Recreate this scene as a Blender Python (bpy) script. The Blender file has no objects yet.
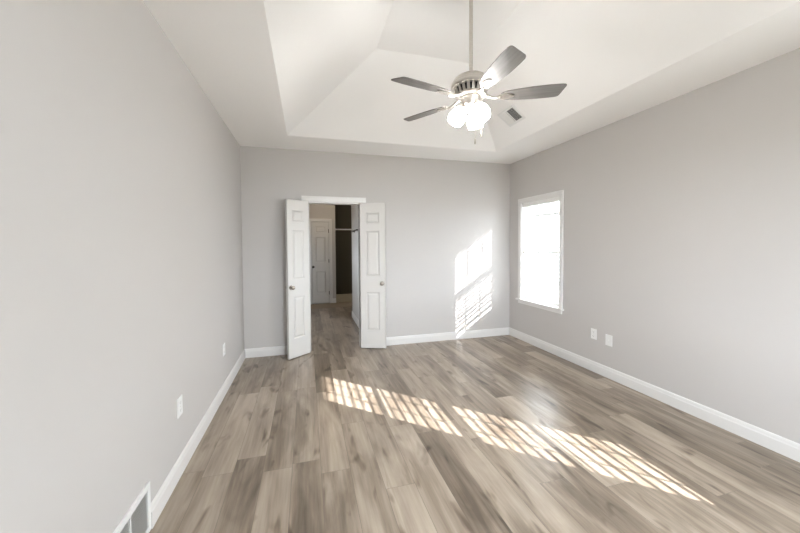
import bpy, bmesh, math, random
from mathutils import Vector, Matrix
random.seed(7)
S = bpy.context.scene
COL = S.collection
PI = math.pi

# ------------------------------------------------------------------ camera, sky, sun, exposure
XL, XR, YB, YR, CEIL = -0.804, 3.145, 4.710, -1.0, 2.74      # left / right / back / rear walls, ceiling
CAM_Z = 1.4574
F_PX, YAW, PITCH, ROLL, SHIFT_PX = 334.4457, 0.2715, 0.0308, -0.0062, -10.978
cam = bpy.data.cameras.new('camera'); cam.sensor_width = 36.0
cam.lens = F_PX / 800 * 36.0; cam.shift_y = SHIFT_PX / 800; cam.clip_start = 0.02
co = bpy.data.objects.new('camera', cam); COL.objects.link(co); S.camera = co
_Fh = Vector((math.sin(YAW), math.cos(YAW), 0)); _R0 = Vector((math.cos(YAW), -math.sin(YAW), 0)); _Z = Vector((0, 0, 1))
_F = math.cos(PITCH) * _Fh - math.sin(PITCH) * _Z
_U0 = math.sin(PITCH) * _Fh + math.cos(PITCH) * _Z
_R = math.cos(ROLL) * _R0 + math.sin(ROLL) * _U0
_U = -math.sin(ROLL) * _R0 + math.cos(ROLL) * _U0
m = Matrix((_R, _U, -_F)).transposed().to_4x4(); m.translation = Vector((0, 0, CAM_Z)); co.matrix_world = m

W = bpy.data.worlds.new('sky'); S.world = W; W.use_nodes = True
bg = W.node_tree.nodes['Background']; bg.inputs['Color'].default_value = (0.84, 0.92, 1.0, 1)
bg.inputs['Strength'].default_value = 21.0

sun = bpy.data.lights.new('sun', 'SUN'); sun.energy = 19.0; sun.angle = math.radians(0.25); sun.color = (1.0, 0.975, 0.95)
so = bpy.data.objects.new('sun', sun); COL.objects.link(so)
so.rotation_euler = Vector((-1.0, 0.947, -0.683)).to_track_quat('-Z', 'Y').to_euler(); so.location = (8, -5, 7)

SHADE_EMIT = 29.0
S.view_settings.view_transform = 'Standard'; S.view_settings.look = 'None'
S.view_settings.exposure = 0.82; S.view_settings.gamma = 1.0; S.view_settings.use_curve_mapping = False
cy = S.cycles
cy.use_denoising = True; cy.denoising_prefilter = 'ACCURATE'; cy.use_guiding = True; cy.guiding_training_samples = 32
cy.max_bounces = 16; cy.diffuse_bounces = 10; cy.glossy_bounces = 4; cy.transparent_max_bounces = 16; cy.transmission_bounces = 6
cy.sample_clamp_indirect = 5.0
cy.caustics_reflective = False; cy.caustics_refractive = False

def portal(name, loc, direction, sx, sy):
    l = bpy.data.lights.new(name, 'AREA'); l.shape = 'RECTANGLE'; l.size = sx; l.size_y = sy
    l.cycles.is_portal = True
    o = bpy.data.objects.new(name, l); COL.objects.link(o); o.location = loc
    o.rotation_euler = Vector(direction).to_track_quat('-Z', 'Y').to_euler()

# ------------------------------------------------------------------ materials
def mat(name, color, rough=0.5, metal=0.0, spec=0.5, emit=None, bump=None):
    mm = bpy.data.materials.new(name); mm.use_nodes = True
    nt = mm.node_tree; b = nt.nodes['Principled BSDF']
    b.inputs['Base Color'].default_value = (*color, 1); b.inputs['Roughness'].default_value = rough
    b.inputs['Metallic'].default_value = metal; b.inputs['Specular IOR Level'].default_value = spec
    if emit:
        b.inputs['Emission Color'].default_value = (*emit[0], 1); b.inputs['Emission Strength'].default_value = emit[1]
    tc = nt.nodes.new('ShaderNodeTexCoord')
    if bump:
        n = nt.nodes.new('ShaderNodeTexNoise'); n.inputs['Scale'].default_value = bump[0]; n.inputs['Detail'].default_value = 4
        nt.links.new(tc.outputs['Object'], n.inputs['Vector'])
        bp = nt.nodes.new('ShaderNodeBump'); bp.inputs['Strength'].default_value = bump[1]; bp.inputs['Distance'].default_value = 0.004
        nt.links.new(n.outputs['Fac'], bp.inputs['Height']); nt.links.new(bp.outputs['Normal'], b.inputs['Normal'])
    return mm

def grain_mat(name, c0, c1, scale, rough, metal=0.0):
    mm = mat(name, c0, rough, metal); nt = mm.node_tree; b = nt.nodes['Principled BSDF']
    tc = [n for n in nt.nodes if n.type == 'TEX_COORD'][0]
    mp = nt.nodes.new('ShaderNodeMapping'); mp.inputs['Scale'].default_value = scale
    n = nt.nodes.new('ShaderNodeTexNoise'); n.inputs['Scale'].default_value = 1.0; n.inputs['Detail'].default_value = 5
    r = nt.nodes.new('ShaderNodeValToRGB'); r.color_ramp.elements[0].position = 0.3; r.color_ramp.elements[1].position = 0.7
    r.color_ramp.elements[0].color = (*c0, 1); r.color_ramp.elements[1].color = (*c1, 1)
    nt.links.new(tc.outputs['Object'], mp.inputs['Vector']); nt.links.new(mp.outputs['Vector'], n.inputs['Vector'])
    nt.links.new(n.outputs['Fac'], r.inputs['Fac']); nt.links.new(r.outputs['Color'], b.inputs['Base Color'])
    return mm

M = {}
M['wall'] = mat('wall_paint', (0.57, 0.550, 0.534), 0.75, spec=0.25, bump=(90, 0.06))
M['ceiling'] = mat('ceiling_paint', (0.93, 0.922, 0.91), 0.9, spec=0.1, bump=(45, 0.22))
M['trim'] = mat('trim_paint', (0.76, 0.75, 0.735), 0.35)
M['door'] = mat('door_paint', (0.70, 0.685, 0.66), 0.4)
M['vinyl'] = mat('vinyl_white', (0.85, 0.85, 0.84), 0.35)
M['blind'] = mat('blind_white', (0.86, 0.855, 0.84), 0.45)
M['cord'] = mat('cord_white', (0.75, 0.74, 0.70), 0.8)
M['tassel'] = mat('tassel', (0.45, 0.42, 0.38), 0.6)
M['plate'] = mat('plate_white', (0.84, 0.84, 0.83), 0.3)
M['slot'] = mat('outlet_slot', (0.10, 0.10, 0.10), 0.6)
M['grille'] = mat('grille_enamel', (0.80, 0.80, 0.79), 0.4)
M['louver'] = mat('louver_enamel', (0.80, 0.80, 0.79), 0.45)
M['duct'] = mat('duct_shade', (0.12, 0.12, 0.115), 0.8)  # dark colour stands in for the shade inside the ducts
M['nickel'] = grain_mat('brushed_nickel', (0.55, 0.515, 0.475), (0.66, 0.625, 0.58), (4, 4, 160), 0.36, 1.0)
M['knob'] = grain_mat('satin_knob', (0.34, 0.30, 0.26), (0.44, 0.40, 0.35), (4, 4, 160), 0.32, 1.0)
M['darkmetal'] = mat('dark_metal', (0.10, 0.09, 0.08), 0.4, 0.8)
M['core'] = mat('motor_core', (0.03, 0.03, 0.03), 0.5)
M['blade'] = grain_mat('blade_wood', (0.12, 0.112, 0.106), (0.175, 0.166, 0.158), (3, 55, 20), 0.5)
M['shade'] = mat('frosted_glass', (0.9, 0.9, 0.88), 0.4, emit=((1.0, 0.97, 0.93), SHADE_EMIT))
M['bulb'] = mat('bulb_glow', (0.9, 0.9, 0.9), 0.4, emit=((1.0, 0.95, 0.88), SHADE_EMIT * 1.3))
M['fill_lamp'] = mat('fill_diffuser', (0.9, 0.88, 0.84), 0.4, emit=((1.0, 0.82, 0.60), 14.0))  # glow of the added light over the bath floor
M['tile'] = mat('bath_floor', (0.36, 0.30, 0.235), 0.6, bump=(30, 0.1))
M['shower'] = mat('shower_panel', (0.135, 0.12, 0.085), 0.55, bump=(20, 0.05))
M['curb'] = mat('shower_curb', (0.47, 0.41, 0.30), 0.5)
M['lawn'] = mat('lawn', (0.26, 0.25, 0.22), 0.9, bump=(15, 0.5))
M['roof'] = mat('roof_shingle', (0.16, 0.15, 0.145), 0.9, bump=(25, 0.4))
M['siding'] = mat('siding', (0.50, 0.50, 0.49), 0.7)

# thin window glass, clear or with a grey tint added to dim the daylight
def glass_mat(name, t):
    g = bpy.data.materials.new(name); g.use_nodes = True; nt = g.node_tree
    for n in list(nt.nodes):
        if n.type != 'OUTPUT_MATERIAL': nt.nodes.remove(n)
    out = [n for n in nt.nodes if n.type == 'OUTPUT_MATERIAL'][0]
    tr = nt.nodes.new('ShaderNodeBsdfTransparent'); gl = nt.nodes.new('ShaderNodeBsdfGlossy'); gl.inputs['Roughness'].default_value = 0.02
    mx = nt.nodes.new('ShaderNodeMixShader'); mx.inputs['Fac'].default_value = 0.05
    tr.inputs['Color'].default_value = (t, t, t, 1)
    nt.links.new(tr.outputs[0], mx.inputs[1]); nt.links.new(gl.outputs[0], mx.inputs[2]); nt.links.new(mx.outputs[0], out.inputs['Surface'])
    return g
M['glass'] = glass_mat('window_glass', 0.97)
M['dimming_glass'] = glass_mat('dimming_glass', 0.64)

# plank floor: boards run away from the camera (y)
def plank_floor():
    mm = bpy.data.materials.new('plank_floor'); mm.use_nodes = True
    nt = mm.node_tree; N = nt.nodes; L = nt.links; b = N['Principled BSDF']
    def math_(op, a, bb=None, c=None):
        n = N.new('ShaderNodeMath'); n.operation = op
        for i, v in enumerate((a, bb, c)):
            if v is None: continue
            if isinstance(v, (int, float)): n.inputs[i].default_value = v
            else: L.new(v, n.inputs[i])
        return n.outputs[0]
    def comb(x, y, z=0.0):
        n = N.new('ShaderNodeCombineXYZ')
        for i, v in enumerate((x, y, z)):
            if isinstance(v, (int, float)): n.inputs[i].default_value = v
            else: L.new(v, n.inputs[i])
        return n.outputs[0]
    def noise(vec, scale, detail=4, rough=0.55, dist=0.0):
        n = N.new('ShaderNodeTexNoise'); n.inputs['Scale'].default_value = scale; n.inputs['Detail'].default_value = detail
        n.inputs['Roughness'].default_value = rough; n.inputs['Distortion'].default_value = dist; L.new(vec, n.inputs['Vector'])
        return n.outputs['Fac']
    def white(vec):
        n = N.new('ShaderNodeTexWhiteNoise'); n.noise_dimensions = '2D'; L.new(vec, n.inputs['Vector']); return n.outputs['Value']
    def ramp(fac, stops):
        n = N.new('ShaderNodeValToRGB'); cr = n.color_ramp
        while len(cr.elements) < len(stops): cr.elements.new(0.5)
        for e, (p, c) in zip(cr.elements, stops): e.position = p; e.color = (*c, 1)
        L.new(fac, n.inputs['Fac']); return n.outputs['Color']
    tc = N.new('ShaderNodeTexCoord'); sp = N.new('ShaderNodeSeparateXYZ'); L.new(tc.outputs['Object'], sp.inputs[0])
    x, y = sp.outputs[0], sp.outputs[1]
    PW, PL = 0.1825, 1.22
    xr = math_('DIVIDE', math_('ADD', x, 10.0 * 0.1825 * 6 - 0.070), PW)
    row = math_('FLOOR', xr); fx = math_('FRACT', xr)
    off = white(comb(row, 3.7))
    yr = math_('ADD', math_('DIVIDE', math_('ADD', y, 20.0), PL), math_('MULTIPLY', off, 7.0))
    idx = math_('FLOOR', yr); fy = math_('FRACT', yr)
    tone = white(comb(row, idx)); tone2 = white(comb(math_('ADD', row, 31.3), idx))
    # grain, shifted per board
    gx = math_('ADD', x, math_('MULTIPLY', tone, 13.0)); gy = math_('ADD', y, math_('MULTIPLY', tone2, 17.0))
    def cent(v, k): return math_('MULTIPLY', math_('SUBTRACT', v, 0.5), k)
    grain = noise(comb(math_('MULTIPLY', gx, 48.0), math_('MULTIPLY', gy, 1.6)), 1.0, 6, 0.62, 0.4)
    broad = noise(comb(math_('MULTIPLY', gx, 6.5), math_('MULTIPLY', gy, 1.1)), 1.0, 4, 0.5, 0.9)
    mid = noise(comb(math_('MULTIPLY', gx, 16.0), math_('MULTIPLY', gy, 1.7), 2.0), 1.0, 3, 0.5, 0.8)
    knots = noise(comb(math_('MULTIPLY', gx, 10.0), math_('MULTIPLY', gy, 3.2), 4.0), 1.0, 2, 0.45, 0.5)
    fac = math_('ADD', math_('ADD', cent(tone, 0.45), cent(broad, 1.3)), math_('ADD', cent(grain, 0.55), cent(mid, 0.42)))
    fac = math_('ADD', fac, 0.5)
    col = ramp(fac, [(0.05, (0.112, 0.085, 0.062)), (0.35, (0.215, 0.171, 0.130)), (0.60, (0.335, 0.274, 0.215)), (0.95, (0.47, 0.40, 0.328))])
    kf = ramp(knots, [(0.60, (1, 1, 1)), (0.66, (0.74, 0.72, 0.70)), (0.73, (0.38, 0.34, 0.31))])
    mu = N.new('ShaderNodeMix'); mu.data_type = 'RGBA'; mu.blend_type = 'MULTIPLY'; mu.inputs['Factor'].default_value = 1.0
    L.new(col, mu.inputs[6]); L.new(kf, mu.inputs[7])
    # joints between boards
    ex = math_('MULTIPLY', math_('MINIMUM', fx, math_('SUBTRACT', 1.0, fx)), PW)
    ey = math_('MULTIPLY', math_('MINIMUM', fy, math_('SUBTRACT', 1.0, fy)), PL)
    e = math_('MINIMUM', ex, ey)
    seam = math_('LESS_THAN', e, 0.0011)
    m2 = N.new('ShaderNodeMix'); m2.data_type = 'RGBA'; L.new(seam, m2.inputs['Factor'])
    L.new(mu.outputs[2], m2.inputs[6]); m2.inputs[7].default_value = (0.17, 0.138, 0.110, 1)
    L.new(m2.outputs[2], b.inputs['Base Color'])
    b.inputs['Roughness'].default_value = 0.28; b.inputs['Specular IOR Level'].default_value = 0.5
    bp = N.new('ShaderNodeBump'); bp.inputs['Strength'].default_value = 0.25; bp.inputs['Distance'].default_value = 0.002
    h = math_('SUBTRACT', math_('MULTIPLY', grain, 0.5), seam)
    L.new(h, bp.inputs['Height']); L.new(bp.outputs['Normal'], b.inputs['Normal'])
    return mm
M['floor'] = plank_floor()

# ------------------------------------------------------------------ mesh helpers
def box(bm, x0, x1, y0, y1, z0, z1, bevel=0.0, mtx=None):
    vs = [bm.verts.new((x, y, z)) for x in (x0, x1) for y in (y0, y1) for z in (z0, z1)]
    fs = [bm.faces.new([vs[i] for i in q]) for q in ((0, 1, 3, 2), (4, 6, 7, 5), (0, 4, 5, 1), (2, 3, 7, 6), (0, 2, 6, 4), (1, 5, 7, 3))]
    if bevel:
        r = bmesh.ops.bevel(bm, geom=list({e for f in fs for e in f.edges}), offset=bevel, segments=2, affect='EDGES', profile=0.6)
        vs = list({v for f in r['faces'] for v in f.verts} | {v for v in vs if v.is_valid})
    if mtx is not None:
        for v in vs:
            if v.is_valid: v.co = mtx @ v.co
    return vs

def lathe(bm, prof, seg=32, mtx=None, cap0=True, cap1=True):
    rings = []
    for r, z in prof:
        ring = [bm.verts.new((r * math.cos(2 * PI * k / seg), r * math.sin(2 * PI * k / seg), z)) for k in range(seg)]
        if mtx is not None:
            for v in ring: v.co = mtx @ v.co
        rings.append(ring)
    for a, b in zip(rings, rings[1:]):
        for k in range(seg): bm.faces.new((a[k], a[(k + 1) % seg], b[(k + 1) % seg], b[k]))
    if cap0: bm.faces.new(list(reversed(rings[0])))
    if cap1: bm.faces.new(rings[-1])

def tube(bm, pts, rad, seg=12):
    pts = [Vector(p) for p in pts]; rings = []
    for i, p in enumerate(pts):
        d = (pts[min(i + 1, len(pts) - 1)] - pts[max(i - 1, 0)]).normalized()
        q = d.to_track_quat('Z', 'Y'); r = rad[i] if isinstance(rad, (list, tuple)) else rad
        rings.append([bm.verts.new(p + q @ Vector((r * math.cos(2 * PI * k / seg), r * math.sin(2 * PI * k / seg), 0))) for k in range(seg)])
    for a, b in zip(rings, rings[1:]):
        for k in range(seg): bm.faces.new((a[k], a[(k + 1) % seg], b[(k + 1) % seg], b[k]))
    bm.faces.new(list(reversed(rings[0]))); bm.faces.new(rings[-1])

def prism(bm, poly, p0, p1, ax_u, ax_v):
    """extrude a 2-D profile (u,v) from point p0 to p1"""
    p0, p1, u, v = Vector(p0), Vector(p1), Vector(ax_u), Vector(ax_v)
    a = [bm.verts.new(p0 + u * s + v * t) for s, t in poly]; b = [bm.verts.new(p1 + u * s + v * t) for s, t in poly]
    n = len(poly)
    for k in range(n): bm.faces.new((a[k], a[(k + 1) % n], b[(k + 1) % n], b[k]))
    bm.faces.new(list(reversed(a))); bm.faces.new(b)

def obj(name, bm, m_, parent=None, smooth=False, loc=None, rotz=None):
    bmesh.ops.recalc_face_normals(bm, faces=bm.faces)
    me = bpy.data.meshes.new(name); bm.to_mesh(me); bm.free(); me.materials.append(m_)
    o = bpy.data.objects.new(name, me); COL.objects.link(o)
    if smooth:
        for p in me.polygons: p.use_smooth = True
        md = o.modifiers.new('edges', 'EDGE_SPLIT'); md.split_angle = math.radians(40)
    if parent: o.parent = parent
    if loc is not None: o.location = loc
    if rotz is not None: o.rotation_euler = (0, 0, rotz)
    return o

def tag(o, label, cat=None, group=None, kind=None):
    o['label'] = label
    if cat: o['category'] = cat
    if group: o['group'] = group
    if kind: o['kind'] = kind
    return o

def struct(o, label, cat): return tag(o, label, cat, kind='structure')

def empty(name, loc, label, cat, group=None, kind=None):
    o = bpy.data.objects.new(name, None); COL.objects.link(o); o.location = loc; o.empty_display_size = 0.1
    return tag(o, label, cat, group, kind)

NB = bmesh.new

# ------------------------------------------------------------------ shell
TW = 0.20                       # outside wall thickness
# openings
W1 = (3.605, 4.41, 0.62, 2.085)   # window on the right wall: y0, y1, z0, z1
W2 = (0.160, 0.965, 0.62, 2.200)  # its twin nearer the camera, outside the frame
DX0, DX1, DZ = 0.030, 0.722, 2.055
YBH = YB + 0.12                 # hall side of the back wall
HX0, HX1 = -0.45, 0.88          # hall
HY1, TILE_Y, BATH_Y = 6.82, 7.95, 8.60
W3 = (5.75, 6.15, 1.1, 1.9)  # added hall window, out of view, lets daylight into the hall
W4 = (0.45, 2.15, 0.7, 2.1)       # added fill window on the rear wall, unseen behind the camera

bm = NB(); box(bm, XL - TW, XR + TW, YR - TW, YBH, -0.12, 0.0)
box(bm, HX0 - 0.12, 1.72, YBH, TILE_Y, -0.12, 0.0)
struct(obj('floor', bm, M['floor']), 'grey-brown wood plank floor running from the room into the hall', 'floor')
bm = NB(); box(bm, HX0 - 0.12, 1.72, TILE_Y, 9.6, -0.12, 0.001)
struct(obj('floor_bath', bm, M['tile']), 'tan floor beyond the grey planks at the far end of the hall', 'floor')

def wall_with_holes(name, axis, a0, a1, t0, t1, z0, z1, holes, m_, label):
    """axis 'x': wall runs along x; 'y': along y. holes: (h0,h1,z0,z1) sorted along the run"""
    bm = NB()
    def bx(u0, u1, za, zb):
        if u1 - u0 < 1e-6 or zb - za < 1e-6: return
        if axis == 'x': box(bm, u0, u1, t0, t1, za, zb)
        else: box(bm, t0, t1, u0, u1, za, zb)
    cur = a0
    for h0, h1, hz0, hz1 in holes:
        bx(cur, h0, z0, z1); bx(h0, h1, z0, hz0); bx(h0, h1, hz1, z1); cur = h1
    bx(cur, a1, z0, z1)
    o = obj(name, bm, m_); struct(o, label, 'wall'); return o

wall_with_holes('wall_left', 'y', YR - TW, YBH, XL - TW, XL, 0, CEIL, [], M['wall'], 'pale grey wall on the left of the room')
wall_with_holes('wall_right', 'y', YR - TW, YBH, XR, XR + TW, 0, CEIL, [W2, W1], M['wall'], 'pale grey wall on the right with the window')
wall_with_holes('wall_back', 'x', XL, XR, YB, YBH, 0, CEIL, [(DX0, DX1, 0, DZ)], M['wall'], 'pale grey far wall with the double door opening')
wall_with_holes('wall_rear', 'x', XL, XR, YR - TW, YR, 0, CEIL, [W4], M['wall'], 'pale grey wall behind the camera')
# hall
wall_with_holes('wall_hall_left', 'y', YBH, 9.6, HX0 - 0.12, HX0, 0, CEIL, [W3], M['wall'], 'hall wall on the left behind the double doors')
wall_with_holes('wall_hall_right', 'y', YBH, HY1, HX1, HX1 + 0.12, 0, CEIL, [], M['wall'], 'hall wall on the right seen through the doorway')
wall_with_holes('wall_hall_far', 'x', HX0, 0.70, BATH_Y, BATH_Y + 0.12, 0, CEIL, [], M['wall'], 'far hall wall holding the narrow closed door')
wall_with_holes('wall_bath_return', 'x', HX1 + 0.12, 1.72, HY1 - 0.12, HY1, 0, CEIL, [], M['wall'], 'wall turning right at the end of the hall')
wall_with_holes('wall_bath_side', 'y', HY1, 9.6, 1.60, 1.72, 0, CEIL, [], M['wall'], 'wall on the right of the bath beyond the hall')

# shower alcove behind the far wall
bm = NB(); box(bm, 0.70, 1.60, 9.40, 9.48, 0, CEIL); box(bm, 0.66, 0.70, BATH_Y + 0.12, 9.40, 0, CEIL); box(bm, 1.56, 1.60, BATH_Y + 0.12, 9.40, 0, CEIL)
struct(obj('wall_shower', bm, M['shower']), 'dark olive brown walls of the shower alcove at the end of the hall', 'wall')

# tray ceiling
TX0, TX1, TY0, TY1, TD, TH = -0.20, 2.54, 0.37, 4.13, 0.88, 0.63
bm = NB()
def ring(x0, x1, y0, y1, z): return [bm.verts.new(p) for p in ((x0, y0, z), (x1, y0, z), (x1, y1, z), (x0, y1, z))]
r0 = ring(XL - TW, XR + TW, YR - TW, YBH, CEIL); r1 = ring(TX0, TX1, TY0, TY1, CEIL)
r2 = ring(TX0 + TD, TX1 - TD, TY0 + TD, TY1 - TD, CEIL + TH)
for a, b in ((r0, r1), (r1, r2)):
    for k in range(4): bm.faces.new((a[k], b[k], b[(k + 1) % 4], a[(k + 1) % 4]))
bm.faces.new(r2)
# roof deck over it closes the volume
r3 = ring(XL - TW, XR + TW, YR - TW, YBH, CEIL + TH + 0.15)
for k in range(4): bm.faces.new((r0[k], r0[(k + 1) % 4], r3[(k + 1) % 4], r3[k]))
bm.faces.new(r3)
struct(obj('ceiling', bm, M['ceiling']), 'white tray ceiling with four sloped sides around a flat centre', 'ceiling')
bm = NB(); box(bm, HX0 - 0.12, 1.72, YBH, 9.6, CEIL, CEIL + 0.12)
struct(obj('ceiling_hall', bm, M['ceiling']), 'flat white ceiling of the hall', 'ceiling')

# baseboards: profile (out from wall, up)
BP = [(0, 0), (0.015, 0), (0.015, 0.083), (0.012, 0.090), (0.010, 0.106), (0.006, 0.115), (0, 0.118)]
def baseboard(name, runs, label):
    bm = NB()
    for p0, p1, out in runs: prism(bm, BP, p0, p1, out, (0, 0, 1))
    struct(obj(name, bm, M['trim']), label, 'baseboard')
VY1, VY0 = 1.968, 1.23
baseboard('baseboard_left', [((XL, VY1, 0), (XL, YB, 0), (1, 0, 0)), ((XL, YR, 0), (XL, VY0, 0), (1, 0, 0))], 'white baseboard along the left wall')
baseboard('baseboard_right', [((XR, YR, 0), (XR, YB, 0), (-1, 0, 0))], 'white baseboard along the right wall under the window')
CW = 0.075
baseboard('baseboard_back', [((XL, YB, 0), (DX0 - 0.02 - CW, YB, 0), (0, -1, 0)), ((DX1 + 0.02 + CW, YB, 0), (XR, YB, 0), (0, -1, 0))], 'white baseboard along the far wall on both sides of the doors')
baseboard('baseboard_rear', [((XL, YR, 0), (XR, YR, 0), (0, 1, 0))], 'white baseboard behind the camera')
baseboard('baseboard_hall', [((HX1, YBH, 0), (HX1, HY1 + 0.015, 0), (-1, 0, 0)), ((HX1 - 0.015, HY1, 0), (1.60, HY1, 0), (0, 1, 0))], 'white baseboard along the right wall of the hall')
baseboard('baseboard_far', [((0.615, BATH_Y, 0), (0.70, BATH_Y, 0), (0, -1, 0)), ((HX0, BATH_Y, 0), (0.035, BATH_Y, 0), (0, -1, 0))], 'short white baseboard beside the narrow far door')

# casing profile: u across the width from inner edge, v out from wall
CP = [(0, 0), (0, 0.012), (0.008, 0.016), (0.052, 0.018), (0.064, 0.020), (CW, 0.017), (CW, 0)]
def casing(bm, x0, x1, zt, y, out):
    prism(bm, CP, (x0, y, 0), (x0, y, zt), (-1, 0, 0), (0, out, 0))
    prism(bm, CP, (x1, y, 0), (x1, y, zt), (1, 0, 0), (0, out, 0))
    prism(bm, [(u, v) for u, v in CP], (x0 - CW, y, zt), (x1 + CW, y, zt), (0, 0, 1), (0, out, 0))
bm = NB()
casing(bm, DX0 - 0.02 + 0.005, DX1 + 0.02 - 0.005, DZ + 0.0, YB, -1)
casing(bm, DX0 - 0.02 + 0.005, DX1 + 0.02 - 0.005, DZ + 0.0, YBH, 1)
box(bm, DX0 - 0.018, DX0, YB, YBH, 0, DZ); box(bm, DX1, DX1 + 0.018, YB, YBH, 0, DZ); box(bm, DX0 - 0.018, DX1 + 0.018, YB, YBH, DZ - 0.018, DZ)
box(bm, DX0, DX0 + 0.01, YB + 0.05, YB + 0.085, 0, DZ - 0.018); box(bm, DX1 - 0.01, DX1, YB + 0.05, YB + 0.085, 0, DZ - 0.018)
struct(obj('trim_1', bm, M['trim']), 'white casing and jamb around the double door opening', 'door trim')

# ------------------------------------------------------------------ doors
def door_slab(w, h, t, panels, stile):
    """leaf in local coords: x 0..w from the hinge, y -t/2..t/2, z 0..h; recessed panels with raised fields on both faces"""
    bm = NB(); d = 0.007; y = t / 2
    box(bm, 0.004, w - 0.004, -y + d, y - d, 0.004, h - 0.004)
    for s in (-1, 1):
        ya, yb = sorted((s * (y - d - 0.001), s * y))
        box(bm, 0, stile, ya, yb, 0, h); box(bm, w - stile, w, ya, yb, 0, h)
        zs = [0] + [z for p in panels for z in p] + [h]
        for k in range(0, len(zs), 2): box(bm, stile, w - stile, ya, yb, zs[k], zs[k + 1])
        for z0, z1 in panels:
            def rr(i, yy):
                return [bm.verts.new((xx, yy, zz)) for xx, zz in ((stile + i, z0 + i), (w - stile - i, z0 + i), (w - stile - i, z1 - i), (stile + i, z1 - i))]
            a = rr(0.0, s * (y - 0.001)); b = rr(0.012, s * (y - d)); c = rr(0.020, s * (y - d)); e = rr(0.040, s * (y - 0.002))
            for p, q in ((a, b), (b, c), (c, e)):
                for k in range(4): bm.faces.new((p[k], p[(k + 1) % 4], q[(k + 1) % 4], q[k]))
            bm.faces.new(e)
    # closed edges of the leaf
    box(bm, 0, 0.006, -y, y, 0, h); box(bm, w - 0.006, w, -y, y, 0, h); box(bm, 0, w, -y, y, h - 0.006, h); box(bm, 0, w, -y, y, 0, 0.006)
    return bm

def knob_bm(s):
    """door knob standing out along s*y from the face"""
    bm = NB()
    mtx = Matrix.Rotation(-s * PI / 2, 4, 'X')
    lathe(bm, [(0.028, 0), (0.031, 0.003), (0.029, 0.007), (0.014, 0.010), (0.0105, 0.016), (0.0115, 0.024), (0.021, 0.030), (0.0265, 0.038), (0.027, 0.046), (0.022, 0.054), (0.012, 0.058), (0.003, 0.0585)], 28, mtx)
    return bm

PANELS = [(0.25, 0.79), (1.02, 1.65), (1.755, 1.905)]
T = 0.035
def hinges(parent, t, side, hs=(0.25, 1.05, 1.82)):
    for z in hs:
        bm = NB(); lathe(bm, [(0.006, -0.045), (0.006, 0.045)], 12, Matrix.Translation((-0.004, side * (t / 2 + 0.004), z)))
        box(bm, -0.002, 0.026, side * (t / 2) - 0.001, side * (t / 2) + 0.0025, z - 0.044, z + 0.044)
        obj('hinge', bm, M['nickel'], parent, True)

LW = 0.360
# left leaf: swung about 140 degrees into the room
d1 = obj('door_1', door_slab(0.348, 2.04, T, PANELS, 0.085), M['door'])
d1.location = (DX0 - 0.012, YB - 0.036, 0.010); d1.rotation_euler = (0, 0, math.radians(180 + 40))
struct(d1, 'narrow white panelled door leaf on the left, swung open into the room', 'door')
# right leaf: folded back nearly against the wall
d2 = obj('door_2', door_slab(LW, 2.04, T, PANELS, 0.085), M['door'])
d2.location = (DX1 + 0.000, YB - 0.031, 0.010); d2.rotation_euler = (0, 0, math.radians(-20))
struct(d2, 'narrow white panelled door leaf on the right, folded back beside the wall', 'door')
for d in (d1, d2):
    for s in (-1, 1):
        k = obj('door_knob', knob_bm(s), M['knob'], d, True, ((0.348 if d is d1 else LW) - 0.05, s * (T / 2 - 0.001), 0.915)); k['label'] = 'round satin metal knob'
hinges(d1, T, -1); hinges(d2, T, 1)

# narrow far door with its casing
bm = NB(); casing(bm, 0.112, 0.538, 2.055, BATH_Y, -1); struct(obj('trim_2', bm, M['trim']), 'white casing around the narrow far door', 'door trim')
d3 = obj('door_3', door_slab(0.416, 2.02, 0.03, PANELS, 0.085), M['door']); d3.location = (0.117, BATH_Y - 0.017, 0.024)
struct(d3, 'narrow closed white panelled door at the far end of the hall', 'door')
k = obj('door_knob', knob_bm(-1), M['darkmetal'], d3, True, (0.035, -0.014, 0.905)); k['label'] = 'dark round knob'
for z in (0.25, 1.05, 1.8):
    bm = NB(); box(bm, 0.405, 0.421, -0.024, -0.012, z - 0.045, z + 0.045, 0.002); obj('hinge', bm, M['darkmetal'], d3)

# shower curb and rod
bm = NB(); box(bm, 0.70, 1.60, BATH_Y + 0.02, BATH_Y + 0.14, 0, 0.20, 0.012)
tag(obj('shower_curb', bm, M['curb']), 'tan raised curb across the front of the dark shower alcove', 'shower curb')
e = empty('shower_rod', (1.15, BATH_Y + 0.07, 1.87), 'white rod across the dark shower alcove at the end of the hall', 'rod')
bm = NB(); tube(bm, [(-0.449, 0, 0), (0.449, 0, 0)], 0.017, 16); obj('rod', bm, M['plate'], e, True)
for s in (-1, 1):
    bm = NB(); tube(bm, [(s * 0.450, 0, 0), (s * 0.436, 0, 0)], [0.03, 0.024], 20); obj('flange', bm, M['plate'], e, True)

# unseen flush light, added to warm and brighten the hall
cl = empty('fill_ceiling_light', (0.45, 7.75, CEIL), 'round flush light added out of view above the bath floor to warm the hall', 'ceiling light')
bm = NB(); lathe(bm, [(0.16, 0.0), (0.165, -0.012), (0.155, -0.03)], 32); obj('light_base', bm, M['nickel'], cl, True)
bm = NB(); lathe(bm, [(0.150, -0.03), (0.140, -0.055), (0.105, -0.08), (0.05, -0.093), (0.004, -0.096)], 32); obj('diffuser', bm, M['fill_lamp'], cl, True)

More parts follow.
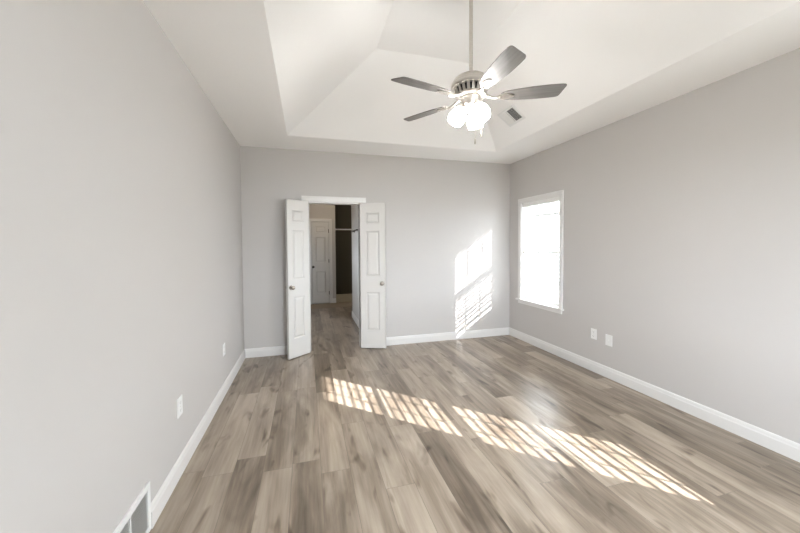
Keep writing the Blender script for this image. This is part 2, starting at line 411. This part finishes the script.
# dark rail on the hall wall
e = empty('wall_rail', (HX1, 6.05, 1.725), 'dark metal rail fixed to the right wall of the hall', 'rail')
bm = NB(); tube(bm, [(-0.06, -0.36, 0), (-0.06, 0.36, 0)], 0.009, 12); obj('bar', bm, M['darkmetal'], e, True)
for s in (-1, 1):
    bm = NB(); tube(bm, [(0.0, s * 0.32, 0), (-0.008, s * 0.32, 0), (-0.009, s * 0.32, 0), (-0.06, s * 0.32, 0)], [0.024, 0.024, 0.010, 0.009], 16)
    obj('bracket', bm, M['darkmetal'], e, True)

# ------------------------------------------------------------------ windows (right wall, plus added rear and hall ones)
def window(name, y0, y1, z0, z1, label, glass):
    """white trimmed double-hung window in the right wall"""
    w = bpy.data.objects.new(name, None); COL.objects.link(w); w.location = (XR, (y0 + y1) / 2, z0); struct(w, label, 'window')
    hw, h = (y1 - y0) / 2, z1 - z0
    # casing, jamb liner, stool, apron in local coords (x out of doors)
    bm = NB(); c = 0.062
    WP = [(0, 0), (0, 0.012), (0.006, 0.016), (0.050, 0.018), (c, 0.014), (c, 0)]
    prism(bm, WP, (0, -hw, 0), (0, -hw, h), (0, -1, 0), (-1, 0, 0)); prism(bm, WP, (0, hw, 0), (0, hw, h), (0, 1, 0), (-1, 0, 0))
    prism(bm, WP, (0, -hw - c, h), (0, hw + c, h), (0, 0, 1), (-1, 0, 0))
    obj('window_casing', bm, M['trim'], w)
    bm = NB(); box(bm, 0, TW, -hw, -hw + 0.012, 0, h); box(bm, 0, TW, hw - 0.012, hw, 0, h); box(bm, 0, TW, -hw, hw, h - 0.012, h); box(bm, 0.001, TW + 0.02, -hw, hw, -0.0, 0.012)
    obj('window_jamb', bm, M['trim'], w)
    bm = NB(); box(bm, -0.042, 0.06, -hw - 0.085, hw + 0.085, -0.014, 0.010, 0.004); obj('window_sill', bm, M['trim'], w)
    bm = NB(); box(bm, -0.016, 0.0, -hw - 0.055, hw + 0.055, -0.06, -0.014, 0.003); obj('window_apron', bm, M['trim'], w)
    zi0, zi1 = 0.012, h - 0.012; zm = (zi0 + zi1) / 2
    yi = hw - 0.012
    for nm, za, zb, xg in (('lower_sash', zi0, zm + 0.02, 0.085), ('upper_sash', zm - 0.02, zi1, 0.120)):
        bm = NB(); f = 0.036; t = 0.015
        box(bm, xg - t, xg + t, -yi, -yi + f, za, zb); box(bm, xg - t, xg + t, yi - f, yi, za, zb)
        box(bm, xg - t, xg + t, -yi + f, yi - f, za, za + f); box(bm, xg - t, xg + t, -yi + f, yi - f, zb - f, zb)
        for k in (1, 2):
            yy = -yi + f + (2 * yi - 2 * f) * k / 3; box(bm, xg - 0.007, xg + 0.007, yy - 0.006, yy + 0.006, za + f, zb - f)
        zz = (za + zb) / 2; box(bm, xg - 0.007, xg + 0.007, -yi + f, yi - f, zz - 0.009, zz + 0.009)
        s = obj(nm, bm, M['vinyl'], w)
        bm = NB(); box(bm, xg - 0.0015, xg + 0.0015, -yi + f, yi - f, za + f, zb - f); obj('glass_pane', bm, M[glass], s)
    return w

def blind(y0, y1, z0, z1, drop, tilt, label, pitch=0.052):
    """two inch slatted blind hung inside the window recess"""
    b = empty('window_blind', (XR + 0.036, (y0 + y1) / 2, z1 - 0.013), label, 'window blind')
    hw = (y1 - y0) / 2 - 0.018; top = 0.0; bot = drop - (z1 - 0.013)
    bm = NB(); box(bm, -0.030, 0.026, -hw, hw, -0.052, -0.001, 0.004); obj('headrail', bm, M['blind'], b)
    bm = NB(); z = -0.075; ca, sa = math.cos(tilt), math.sin(tilt)
    while z > bot + 0.035:
        sec = []
        for k in range(5):
            u = -0.024 + 0.048 * k / 4; cr = 0.0025 * (1 - (u / 0.024) ** 2)
            sec.append((u, cr))
        poly = [(u, c + 0.0013) for u, c in sec] + [(u, c - 0.0013) for u, c in reversed(sec)]
        poly = [(u * ca - v * sa, u * sa + v * ca) for u, v in poly]
        prism(bm, poly, (0, -hw + 0.003, z), (0, hw - 0.003, z), (1, 0, 0), (0, 0, 1)); z -= pitch
    obj('slats', bm, M['blind'], b)
    bm = NB(); box(bm, -0.024, 0.024, -hw + 0.003, hw - 0.003, bot, bot + 0.017, 0.004); obj('bottom_rail', bm, M['blind'], b)
    for yy in (-hw + 0.10, hw - 0.10):
        for xx in (-0.026, 0.026):
            bm = NB(); tube(bm, [(xx, yy, -0.05), (xx, yy, bot + 0.008)], 0.0012, 6); obj('ladder_cord', bm, M['cord'], b)
    for yy, ln in ((hw - 0.035, 0.72), (-hw + 0.045, 0.76)):
        bm = NB(); tube(bm, [(-0.031, yy, -0.03), (-0.034, yy, -0.06), (-0.034, yy, -ln)], 0.0014, 6); c = obj('pull_cord', bm, M['cord'], b)
        bm = NB(); lathe(bm, [(0.003, 0.02), (0.006, 0.012), (0.009, -0.016), (0.006, -0.022)], 14, Matrix.Translation((-0.034, yy, -ln))); t_ = obj('tassel', bm, M['tassel'], c, True)
        t_['label'] = 'small brown cord tassel'
    return b

window('window_1', *W1, 'white trimmed window on the right wall near the far corner', 'dimming_glass')
window('window_2', *W2, 'white trimmed window on the right wall beside the camera', 'glass')
blind(*W1, 0.745, math.radians(2), 'white slatted blind lowered in the bright window near the far corner', 0.058)
blind(*W2, 0.655, math.radians(20), 'white slatted blind in the window beside the camera')
portal('window_daylight', (XR + TW + 0.03, (W1[0] + W1[1]) / 2, (W1[2] + W1[3]) / 2), (-1, 0, 0), W1[1] - W1[0], W1[3] - W1[2])
portal('window_daylight', (XR + TW + 0.03, (W2[0] + W2[1]) / 2, (W2[2] + W2[3]) / 2), (-1, 0, 0), W2[1] - W2[0], W2[3] - W2[2])

# rear window added for fill light; a wall beside it blocks the sun
w4 = bpy.data.objects.new('fill_window', None); COL.objects.link(w4); w4.location = ((W4[0] + W4[1]) / 2, YR, W4[2]); struct(w4, 'wide white framed window added behind the camera for fill light', 'window')
hw, h = (W4[1] - W4[0]) / 2, W4[3] - W4[2]
bm = NB(); f = 0.05
box(bm, -hw, -hw + f, -0.13, -0.07, 0, h); box(bm, hw - f, hw, -0.13, -0.07, 0, h); box(bm, -hw + f, hw - f, -0.13, -0.07, 0, f); box(bm, -hw + f, hw - f, -0.13, -0.07, h - f, h)
box(bm, -0.04, 0.04, -0.13, -0.07, f, h - f)
obj('sash', bm, M['vinyl'], w4)
bm = NB(); c = 0.062
prism(bm, [(0, 0), (c, 0), (c, 0.016), (0, 0.016)], (-hw, 0, -c), (-hw, 0, h + c), (-1, 0, 0), (0, 1, 0)); prism(bm, [(0, 0), (c, 0), (c, 0.016), (0, 0.016)], (hw, 0, -c), (hw, 0, h + c), (1, 0, 0), (0, 1, 0))
prism(bm, [(0, 0), (c, 0), (c, 0.016), (0, 0.016)], (-hw, 0, h), (hw, 0, h), (0, 0, 1), (0, 1, 0)); prism(bm, [(0, 0), (c, 0), (c, 0.016), (0, 0.016)], (-hw, 0, 0), (hw, 0, 0), (0, 0, -1), (0, 1, 0))
obj('window_casing', bm, M['trim'], w4)
bm = NB(); box(bm, -hw + f, hw - f, -0.102, -0.098, f, h - f); obj('glass_pane', bm, M['glass'], w4)
portal('rear_fill_portal', ((W4[0] + W4[1]) / 2, YR - TW - 0.03, (W4[2] + W4[3]) / 2), (0, 1, 0), W4[1] - W4[0], W4[3] - W4[2])
bm = NB(); box(bm, XR, XR + TW, YR - TW - 5.0, YR - TW, -0.35, 5.2)  # added unseen wall, blocks direct sun from the rear window
struct(obj('sun_block_wall', bm, M['siding']), 'unseen outside wall added to keep the sun off the rear window', 'wall')

# hall window, unseen from here, added to light the hall
w3 = bpy.data.objects.new('hall_fill_window', None); COL.objects.link(w3); w3.location = (HX0, (W3[0] + W3[1]) / 2, W3[2]); struct(w3, 'white framed window added on the left wall of the hall to light it', 'window')
hw, h = (W3[1] - W3[0]) / 2, W3[3] - W3[2]
bm = NB(); f = 0.05
box(bm, -0.09, -0.03, -hw, -hw + f, 0, h); box(bm, -0.09, -0.03, hw - f, hw, 0, h); box(bm, -0.09, -0.03, -hw + f, hw - f, 0, f); box(bm, -0.09, -0.03, -hw + f, hw - f, h - f, h)
obj('sash', bm, M['vinyl'], w3)
bm = NB(); box(bm, -0.062, -0.059, -hw + f, hw - f, f, h - f); obj('glass_pane', bm, M['glass'], w3)
portal('hall_fill_portal', (HX0 - 0.15, (W3[0] + W3[1]) / 2, (W3[2] + W3[3]) / 2), (1, 0, 0), W3[1] - W3[0], W3[3] - W3[2])

# ------------------------------------------------------------------ ceiling fan
FX, FY = 1.173, 2.250
fan = empty('ceiling_fan', (FX, FY, 2.525), 'five-bladed ceiling fan with brushed nickel motor and three lit glass shades', 'ceiling fan')
def at(z): return z - 2.525
bm = NB(); lathe(bm, [(0.020, at(3.285)), (0.052, at(3.298)), (0.066, at(3.33)), (0.070, at(CEIL + TH - 0.001))], 32); obj('ceiling_canopy', bm, M['nickel'], fan, True)
bm = NB(); lathe(bm, [(0.0135, at(2.69)), (0.0135, at(3.295))], 20); obj('downrod', bm, M['nickel'], fan, True)
bm = NB()
prof = [(0.018, at(2.698)), (0.026, at(2.696))]
for k in range(0, 11):
    a = PI / 2 * k / 10; prof.append((0.026 + 0.117 * math.sin(a), at(2.616) + 0.080 * math.cos(a)))
prof += [(0.143, at(2.606)), (0.138, at(2.600)), (0.115, at(2.600))]
lathe(bm, prof, 48); obj('motor_dome', bm, M['nickel'], fan, True)
bm = NB(); lathe(bm, [(0.108, at(2.601)), (0.092, at(2.550))], 40); core = obj('motor_core', bm, M['core'], fan, True); core['label'] = 'dark motor inside the vented cage'
bm = NB()
for k in range(20):
    a = 2 * PI * k / 20
    mt = Matrix.Rotation(a, 4, 'Z')
    prism(bm, [(-0.010, 0), (0.010, 0), (0.010, 0.006), (-0.010, 0.006)], mt @ Vector((0.124, 0, at(2.602))), mt @ Vector((0.103, 0, at(2.548))), mt @ Vector((0, 1, 0)), mt @ Vector((-1, 0, 0)))
lathe(bm, [(0.104, at(2.556)), (0.112, at(2.553)), (0.116, at(2.545)), (0.110, at(2.536)), (0.085, at(2.532))], 40)
obj('motor_vent_ring', bm, M['nickel'], fan, True)
bm = NB(); lathe(bm, [(0.070, at(2.535)), (0.072, at(2.522)), (0.066, at(2.515)), (0.064, at(2.478)), (0.058, at(2.470)), (0.044, at(2.462)), (0.040, at(2.440)), (0.030, at(2.425)), (0.014, at(2.418)), (0.010, at(2.408)), (0.002, at(2.402))], 36)
obj('light_fitter', bm, M['nickel'], fan, True)

def blade_bm():
    bm = NB(); t = 0.003
    # outline (r along the blade, w across)
    up = [(0.205, 0.000), (0.209, 0.022), (0.222, 0.038), (0.26, 0.050), (0.34, 0.060), (0.45, 0.067), (0.56, 0.068), (0.612, 0.066), (0.630, 0.060), (0.638, 0.050)]
    dn = [(0.668, -0.042), (0.668, -0.052), (0.660, -0.060), (0.640, -0.065), (0.56, -0.069), (0.45, -0.067), (0.34, -0.060), (0.26, -0.050), (0.222, -0.038), (0.209, -0.022)]
    pts = [(0.205 + (r - 0.205) * 0.93, w) for r, w in up + dn]
    a = [bm.verts.new((r, w, -t)) for r, w in pts]; b = [bm.verts.new((r, w, t)) for r, w in pts]
    for k in range(len(pts)): bm.faces.new((a[k], a[(k + 1) % len(pts)], b[(k + 1) % len(pts)], b[k]))
    bm.faces.new(list(reversed(a))); bm.faces.new(b)
    return bm
def iron_bm():
    bm = NB()
    # arm from the motor to the blade, then a rounded plate under it
    tube(bm, [(0.088, 0, 0.016), (0.115, 0, 0.010), (0.145, 0, -0.004), (0.175, 0, -0.012), (0.205, 0, -0.012)], [0.013, 0.012, 0.010, 0.010, 0.012], 12)
    pts = []
    for k in range(24):
        a = 2 * PI * k / 24; pts.append((0.245 + 0.055 * math.cos(a), 0.029 * math.sin(a) * (1.0 - 0.18 * math.cos(a))))
    a_ = [bm.verts.new((r, w, -0.011)) for r, w in pts]; b_ = [bm.verts.new((r, w, -0.0032)) for r, w in pts]
    for k in range(24): bm.faces.new((a_[k], a_[(k + 1) % 24], b_[(k + 1) % 24], b_[k]))
    bm.faces.new(list(reversed(a_))); bm.faces.new(b_)
    for r, w in ((0.225, 0.012), (0.225, -0.012), (0.275, 0.0)):
        lathe(bm, [(0.005, -0.010), (0.005, -0.0135), (0.002, -0.0145)], 10, Matrix.Translation((r, w, 0)))
    return bm
bl0 = ir0 = None
for az in (194, 123, 58, 267, 332):
    if bl0 is None:
        bl0 = bl = obj('blade', blade_bm(), M['blade'], fan); bl['label'] = 'grey wood-grain fan blade'
        ir0 = obj('blade_iron', iron_bm(), M['nickel'], bl, True); ir0['label'] = 'nickel blade bracket'
    else:
        bl = bl0.copy(); COL.objects.link(bl); bl.parent = fan
        c = ir0.copy(); COL.objects.link(c); c.parent = bl
    bl.rotation_mode = 'ZYX'
    bl.matrix_local = Matrix.Rotation(math.radians(az), 4, 'Z') @ Matrix.Rotation(math.radians(-12), 4, 'X')

def shade_bm():
    bm = NB()
    outer = [(0.026, 0.0), (0.036, -0.012), (0.050, -0.032), (0.060, -0.058), (0.066, -0.088), (0.066, -0.112), (0.060, -0.138), (0.057, -0.146)]
    outer = [(0.026 + (r - 0.026) * 0.86, z * 0.82) for r, z in outer]
    inner = [(r - 0.003, z) for r, z in reversed(outer)]
    lathe(bm, outer + inner, 36, cap0=False, cap1=False)
    return bm
for az in (45, 165, 285):
    tilt = math.radians(29)
    mt = Matrix.Rotation(math.radians(az), 4, 'Z') @ Matrix.Translation((0.066, 0, at(2.456))) @ Matrix.Rotation(-tilt, 4, 'Y')
    sh = obj('lamp_shade', shade_bm(), M['shade'], fan, True); sh.matrix_local = mt; sh['label'] = 'lit white glass shade'
    bm = NB(); lathe(bm, [(0.029, -0.010), (0.031, 0.0), (0.029, 0.012), (0.018, 0.026), (0.012, 0.030)], 24); obj('socket', bm, M['nickel'], sh, True)
    bm = NB(); lathe(bm, [(0.012, -0.012), (0.014, -0.034), (0.022, -0.048), (0.024, -0.062), (0.018, -0.078), (0.005, -0.085)], 20); obj('bulb', bm, M['bulb'], sh, True)
    bm = NB(); q = math.radians(az)
    pts = [Vector((r * math.cos(q), r * math.sin(q), at(z))) for r, z in ((0.030, 2.470), (0.044, 2.482), (0.056, 2.482), (0.062, 2.470))]
    tube(bm, pts, 0.009, 12); obj('lamp_arm', bm, M['nickel'], fan, True)
for dx, dy, z0, z1 in ((0.012, -0.040, 2.45, 2.215), (0.066, -0.030, 2.49, 2.275)):
    bm = NB(); tube(bm, [(dx, dy, at(z0)), (dx, dy, at(z1))], 0.0013, 6); c = obj('pull_chain', bm, M['knob'], fan)
    bm = NB(); lathe(bm, [(0.002, 0.012), (0.0045, 0.004), (0.0055, -0.022), (0.003, -0.030)], 12, Matrix.Translation((dx, dy, at(z1)))); obj('chain_fob', bm, M['knob'], c, True)

# ------------------------------------------------------------------ ceiling vent on the right slope of the tray
nrm = Vector((-TH, 0, -TD)).normalized()                 # into the room
down = Vector((TD, 0, -TH)).normalized(); alo = Vector((0, 1, 0))
pz = CEIL + TH / TD * (TX1 - 2.277)
cv = empty('ceiling_vent', (2.277, 3.392, pz), 'white two-way air vent on the right slope of the ceiling', 'ceiling vent')
rot = Matrix((down, nrm.cross(down), nrm)).transposed().to_4x4()
cv.rotation_euler = rot.to_euler()
def frame_bm(x0, x1, y0, y1, f, t, muls=()):
    bm = NB()
    box(bm, x0, x1, y0, y0 + f, 0, t, 0.002); box(bm, x0, x1, y1 - f, y1, 0, t, 0.002)
    box(bm, x0, x0 + f, y0 + f * 0.9, y1 - f * 0.9, 0, t, 0.002); box(bm, x1 - f, x1, y0 + f * 0.9, y1 - f * 0.9, 0, t, 0.002)
    for a, b in muls: box(bm, x0 + f * 0.9, x1 - f * 0.9, a, b, 0, t * 0.9)
    return bm
obj('vent_frame', frame_bm(-0.108, 0.108, -0.148, 0.148, 0.028, 0.008, [(-0.006, 0.006)]), M['grille'], cv)
bm = NB(); box(bm, -0.085, 0.085, -0.125, 0.125, 0.0003, 0.0010); p = obj('vent_dark_sheet', bm, M['duct'], cv); p['label'] = 'dark sheet standing in for the shaded duct behind the louvers'  # flat sheet, its dark colour gives the shade inside the vent
ysgn = (nrm.cross(down)).y
for s in (-1, 1):
    bm = NB(); n = 9
    for k in range(n):
        yy = s * (0.013 + 0.105 * (k + 0.5) / n); lean = 0.0085 * s
        prism(bm, [(-0.0012, 0.0008), (0.0012, 0.0008), (0.0012 + lean, 0.0075), (-0.0012 + lean, 0.0075)], (-0.082, yy, 0), (0.082, yy, 0), (0, 1, 0), (0, 0, 1))
    obj('vent_louvers', bm, M['grille'], cv)

# ------------------------------------------------------------------ return grille at the foot of the left wall
gr = empty('wall_vent', (XL, (VY0 + VY1) / 2, 0.0), 'white return air grille low on the left wall near the camera', 'wall vent')
hw = (VY1 - VY0) / 2
bm = NB(); f = 0.030; zt = 0.256; zb = 0.004; t = 0.012
box(bm, 0, t, -hw, hw, zt - f, zt, 0.003); box(bm, 0, t, -hw, hw, zb, zb + f, 0.003)
box(bm, 0, t, -hw, -hw + f, zb + f * .9, zt - f * .9, 0.003); box(bm, 0, t, hw - f, hw, zb + f * .9, zt - f * .9, 0.003)
pit = (2 * hw - 2 * f) / 4
for k in (1, 2, 3): yy = hw - f - pit * k; box(bm, 0, t * 0.9, yy - 0.004, yy + 0.004, zb + f * .9, zt - f * .9)
obj('grille_frame', bm, M['grille'], gr)
bm = NB(); box(bm, 0.0003, 0.0010, -hw + f * .8, hw - f * .8, zb + f * .8, zt - f * .8); p = obj('grille_dark_sheet', bm, M['duct'], gr); p['label'] = 'dark sheet standing in for the shaded duct behind the louvers'  # flat sheet coloured dark for the shade between the louvers
bm = NB(); n = 18
for k in range(n):
    z = zb + f + (zt - zb - 2 * f) * (k + 0.5) / n
    prism(bm, [(0.001, -0.0045), (0.001, -0.0030), (0.0100, 0.0030), (0.0100, 0.0015)], (0, -hw + f, z), (0, hw - f, z), (1, 0, 0), (0, 0, 1))
obj('grille_louvers', bm, M['louver'], gr)

# ------------------------------------------------------------------ outlets
def outlet(wall_x, s, y, z, w, h, kind, label):
    o = empty('wall_outlet' if kind == 'duplex' else 'wall_plate', (wall_x, y, z), label, 'wall outlet' if kind == 'duplex' else 'wall plate')
    def bx(bm, u0, u1, v0, v1, d0, d1, bev=0): box(bm, *sorted((s * d0, s * d1)), u0, u1, v0, v1, bev)
    bm = NB(); bx(bm, -w / 2, w / 2, -h / 2, h / 2, 0, 0.006, 0.002); obj('cover_plate', bm, M['plate'], o)
    if kind == 'duplex':
        for v in (-0.024, 0.024):
            bm = NB(); bx(bm, -0.017, 0.017, v - 0.014, v + 0.014, 0.0055, 0.0078, 0.001); r = obj('receptacle', bm, M['plate'], o)
            bm = NB()
            bx(bm, -0.0085, -0.006, v - 0.002, v + 0.008, 0.0075, 0.0081); bx(bm, 0.006, 0.0085, v - 0.002, v + 0.008, 0.0075, 0.0081); bx(bm, -0.0025, 0.0025, v - 0.010, v - 0.006, 0.0075, 0.0081)
            q = obj('slots', bm, M['slot'], r); q['label'] = 'dark plug slots'
        bm = NB(); lathe(bm, [(0.003, 0), (0.0025, 0.0015)], 10, Matrix.Translation((s * 0.006, 0, 0)) @ Matrix.Rotation(s * PI / 2, 4, 'Y')); obj('screw', bm, M['nickel'], o)
    else:
        bm = NB(); lathe(bm, [(0.0055, 0), (0.0055, 0.006), (0.003, 0.0065)], 12, Matrix.Translation((s * 0.006, 0, 0)) @ Matrix.Rotation(s * PI / 2, 4, 'Y')); obj('cable_jack', bm, M['plate'], o)
        for v in (-0.042, 0.042):
            bm = NB(); lathe(bm, [(0.003, 0), (0.0025, 0.0012)], 10, Matrix.Translation((s * 0.006, 0, v)) @ Matrix.Rotation(s * PI / 2, 4, 'Y')); obj('screw', bm, M['plate'], o)
outlet(XR, -1, 3.058, 0.432, 0.076, 0.118, 'duplex', 'white duplex outlet on the right wall, the one nearer the window')
outlet(XR, -1, 2.860, 0.412, 0.082, 0.120, 'blank', 'white cover plate on the right wall, further from the window than its twin')
outlet(XL, 1, 2.424, 0.430, 0.082, 0.122, 'duplex', 'white outlet on the left wall, the one nearer the camera and the floor grille')
outlet(XL, 1, 3.617, 0.440, 0.082, 0.115, 'duplex', 'small white outlet on the left wall nearest the far corner')

# ------------------------------------------------------------------ outdoors beyond the window
bm = NB(); box(bm, -20, 40, -30, 40, -0.6, -0.35)
struct(obj('ground', bm, M['lawn']), 'pale ground outside the window', 'ground')
hs = empty('neighbor_house', (11.0, 12.5, -0.35), 'pale siding house outside, behind the window blind', 'house')
bm = NB()
for k in range(22):
    z = 0.15 * k; prism(bm, [(0, 0), (-0.02, 0), (-0.006, 0.15), (0, 0.15)], (0, -4.5, z), (0, 4.5, z), (1, 0, 0), (0, 0, 1))
box(bm, 0, 7, -4.5, 4.5, 0, 3.3); obj('house_wall', bm, M['siding'], hs)
bm = NB(); prism(bm, [(-0.45, 3.2), (7.45, 3.2), (3.5, 5.2)], (0, -4.9, 0), (0, 4.9, 0), (1, 0, 0), (0, 0, 1)); obj('house_roof', bm, M['roof'], hs)
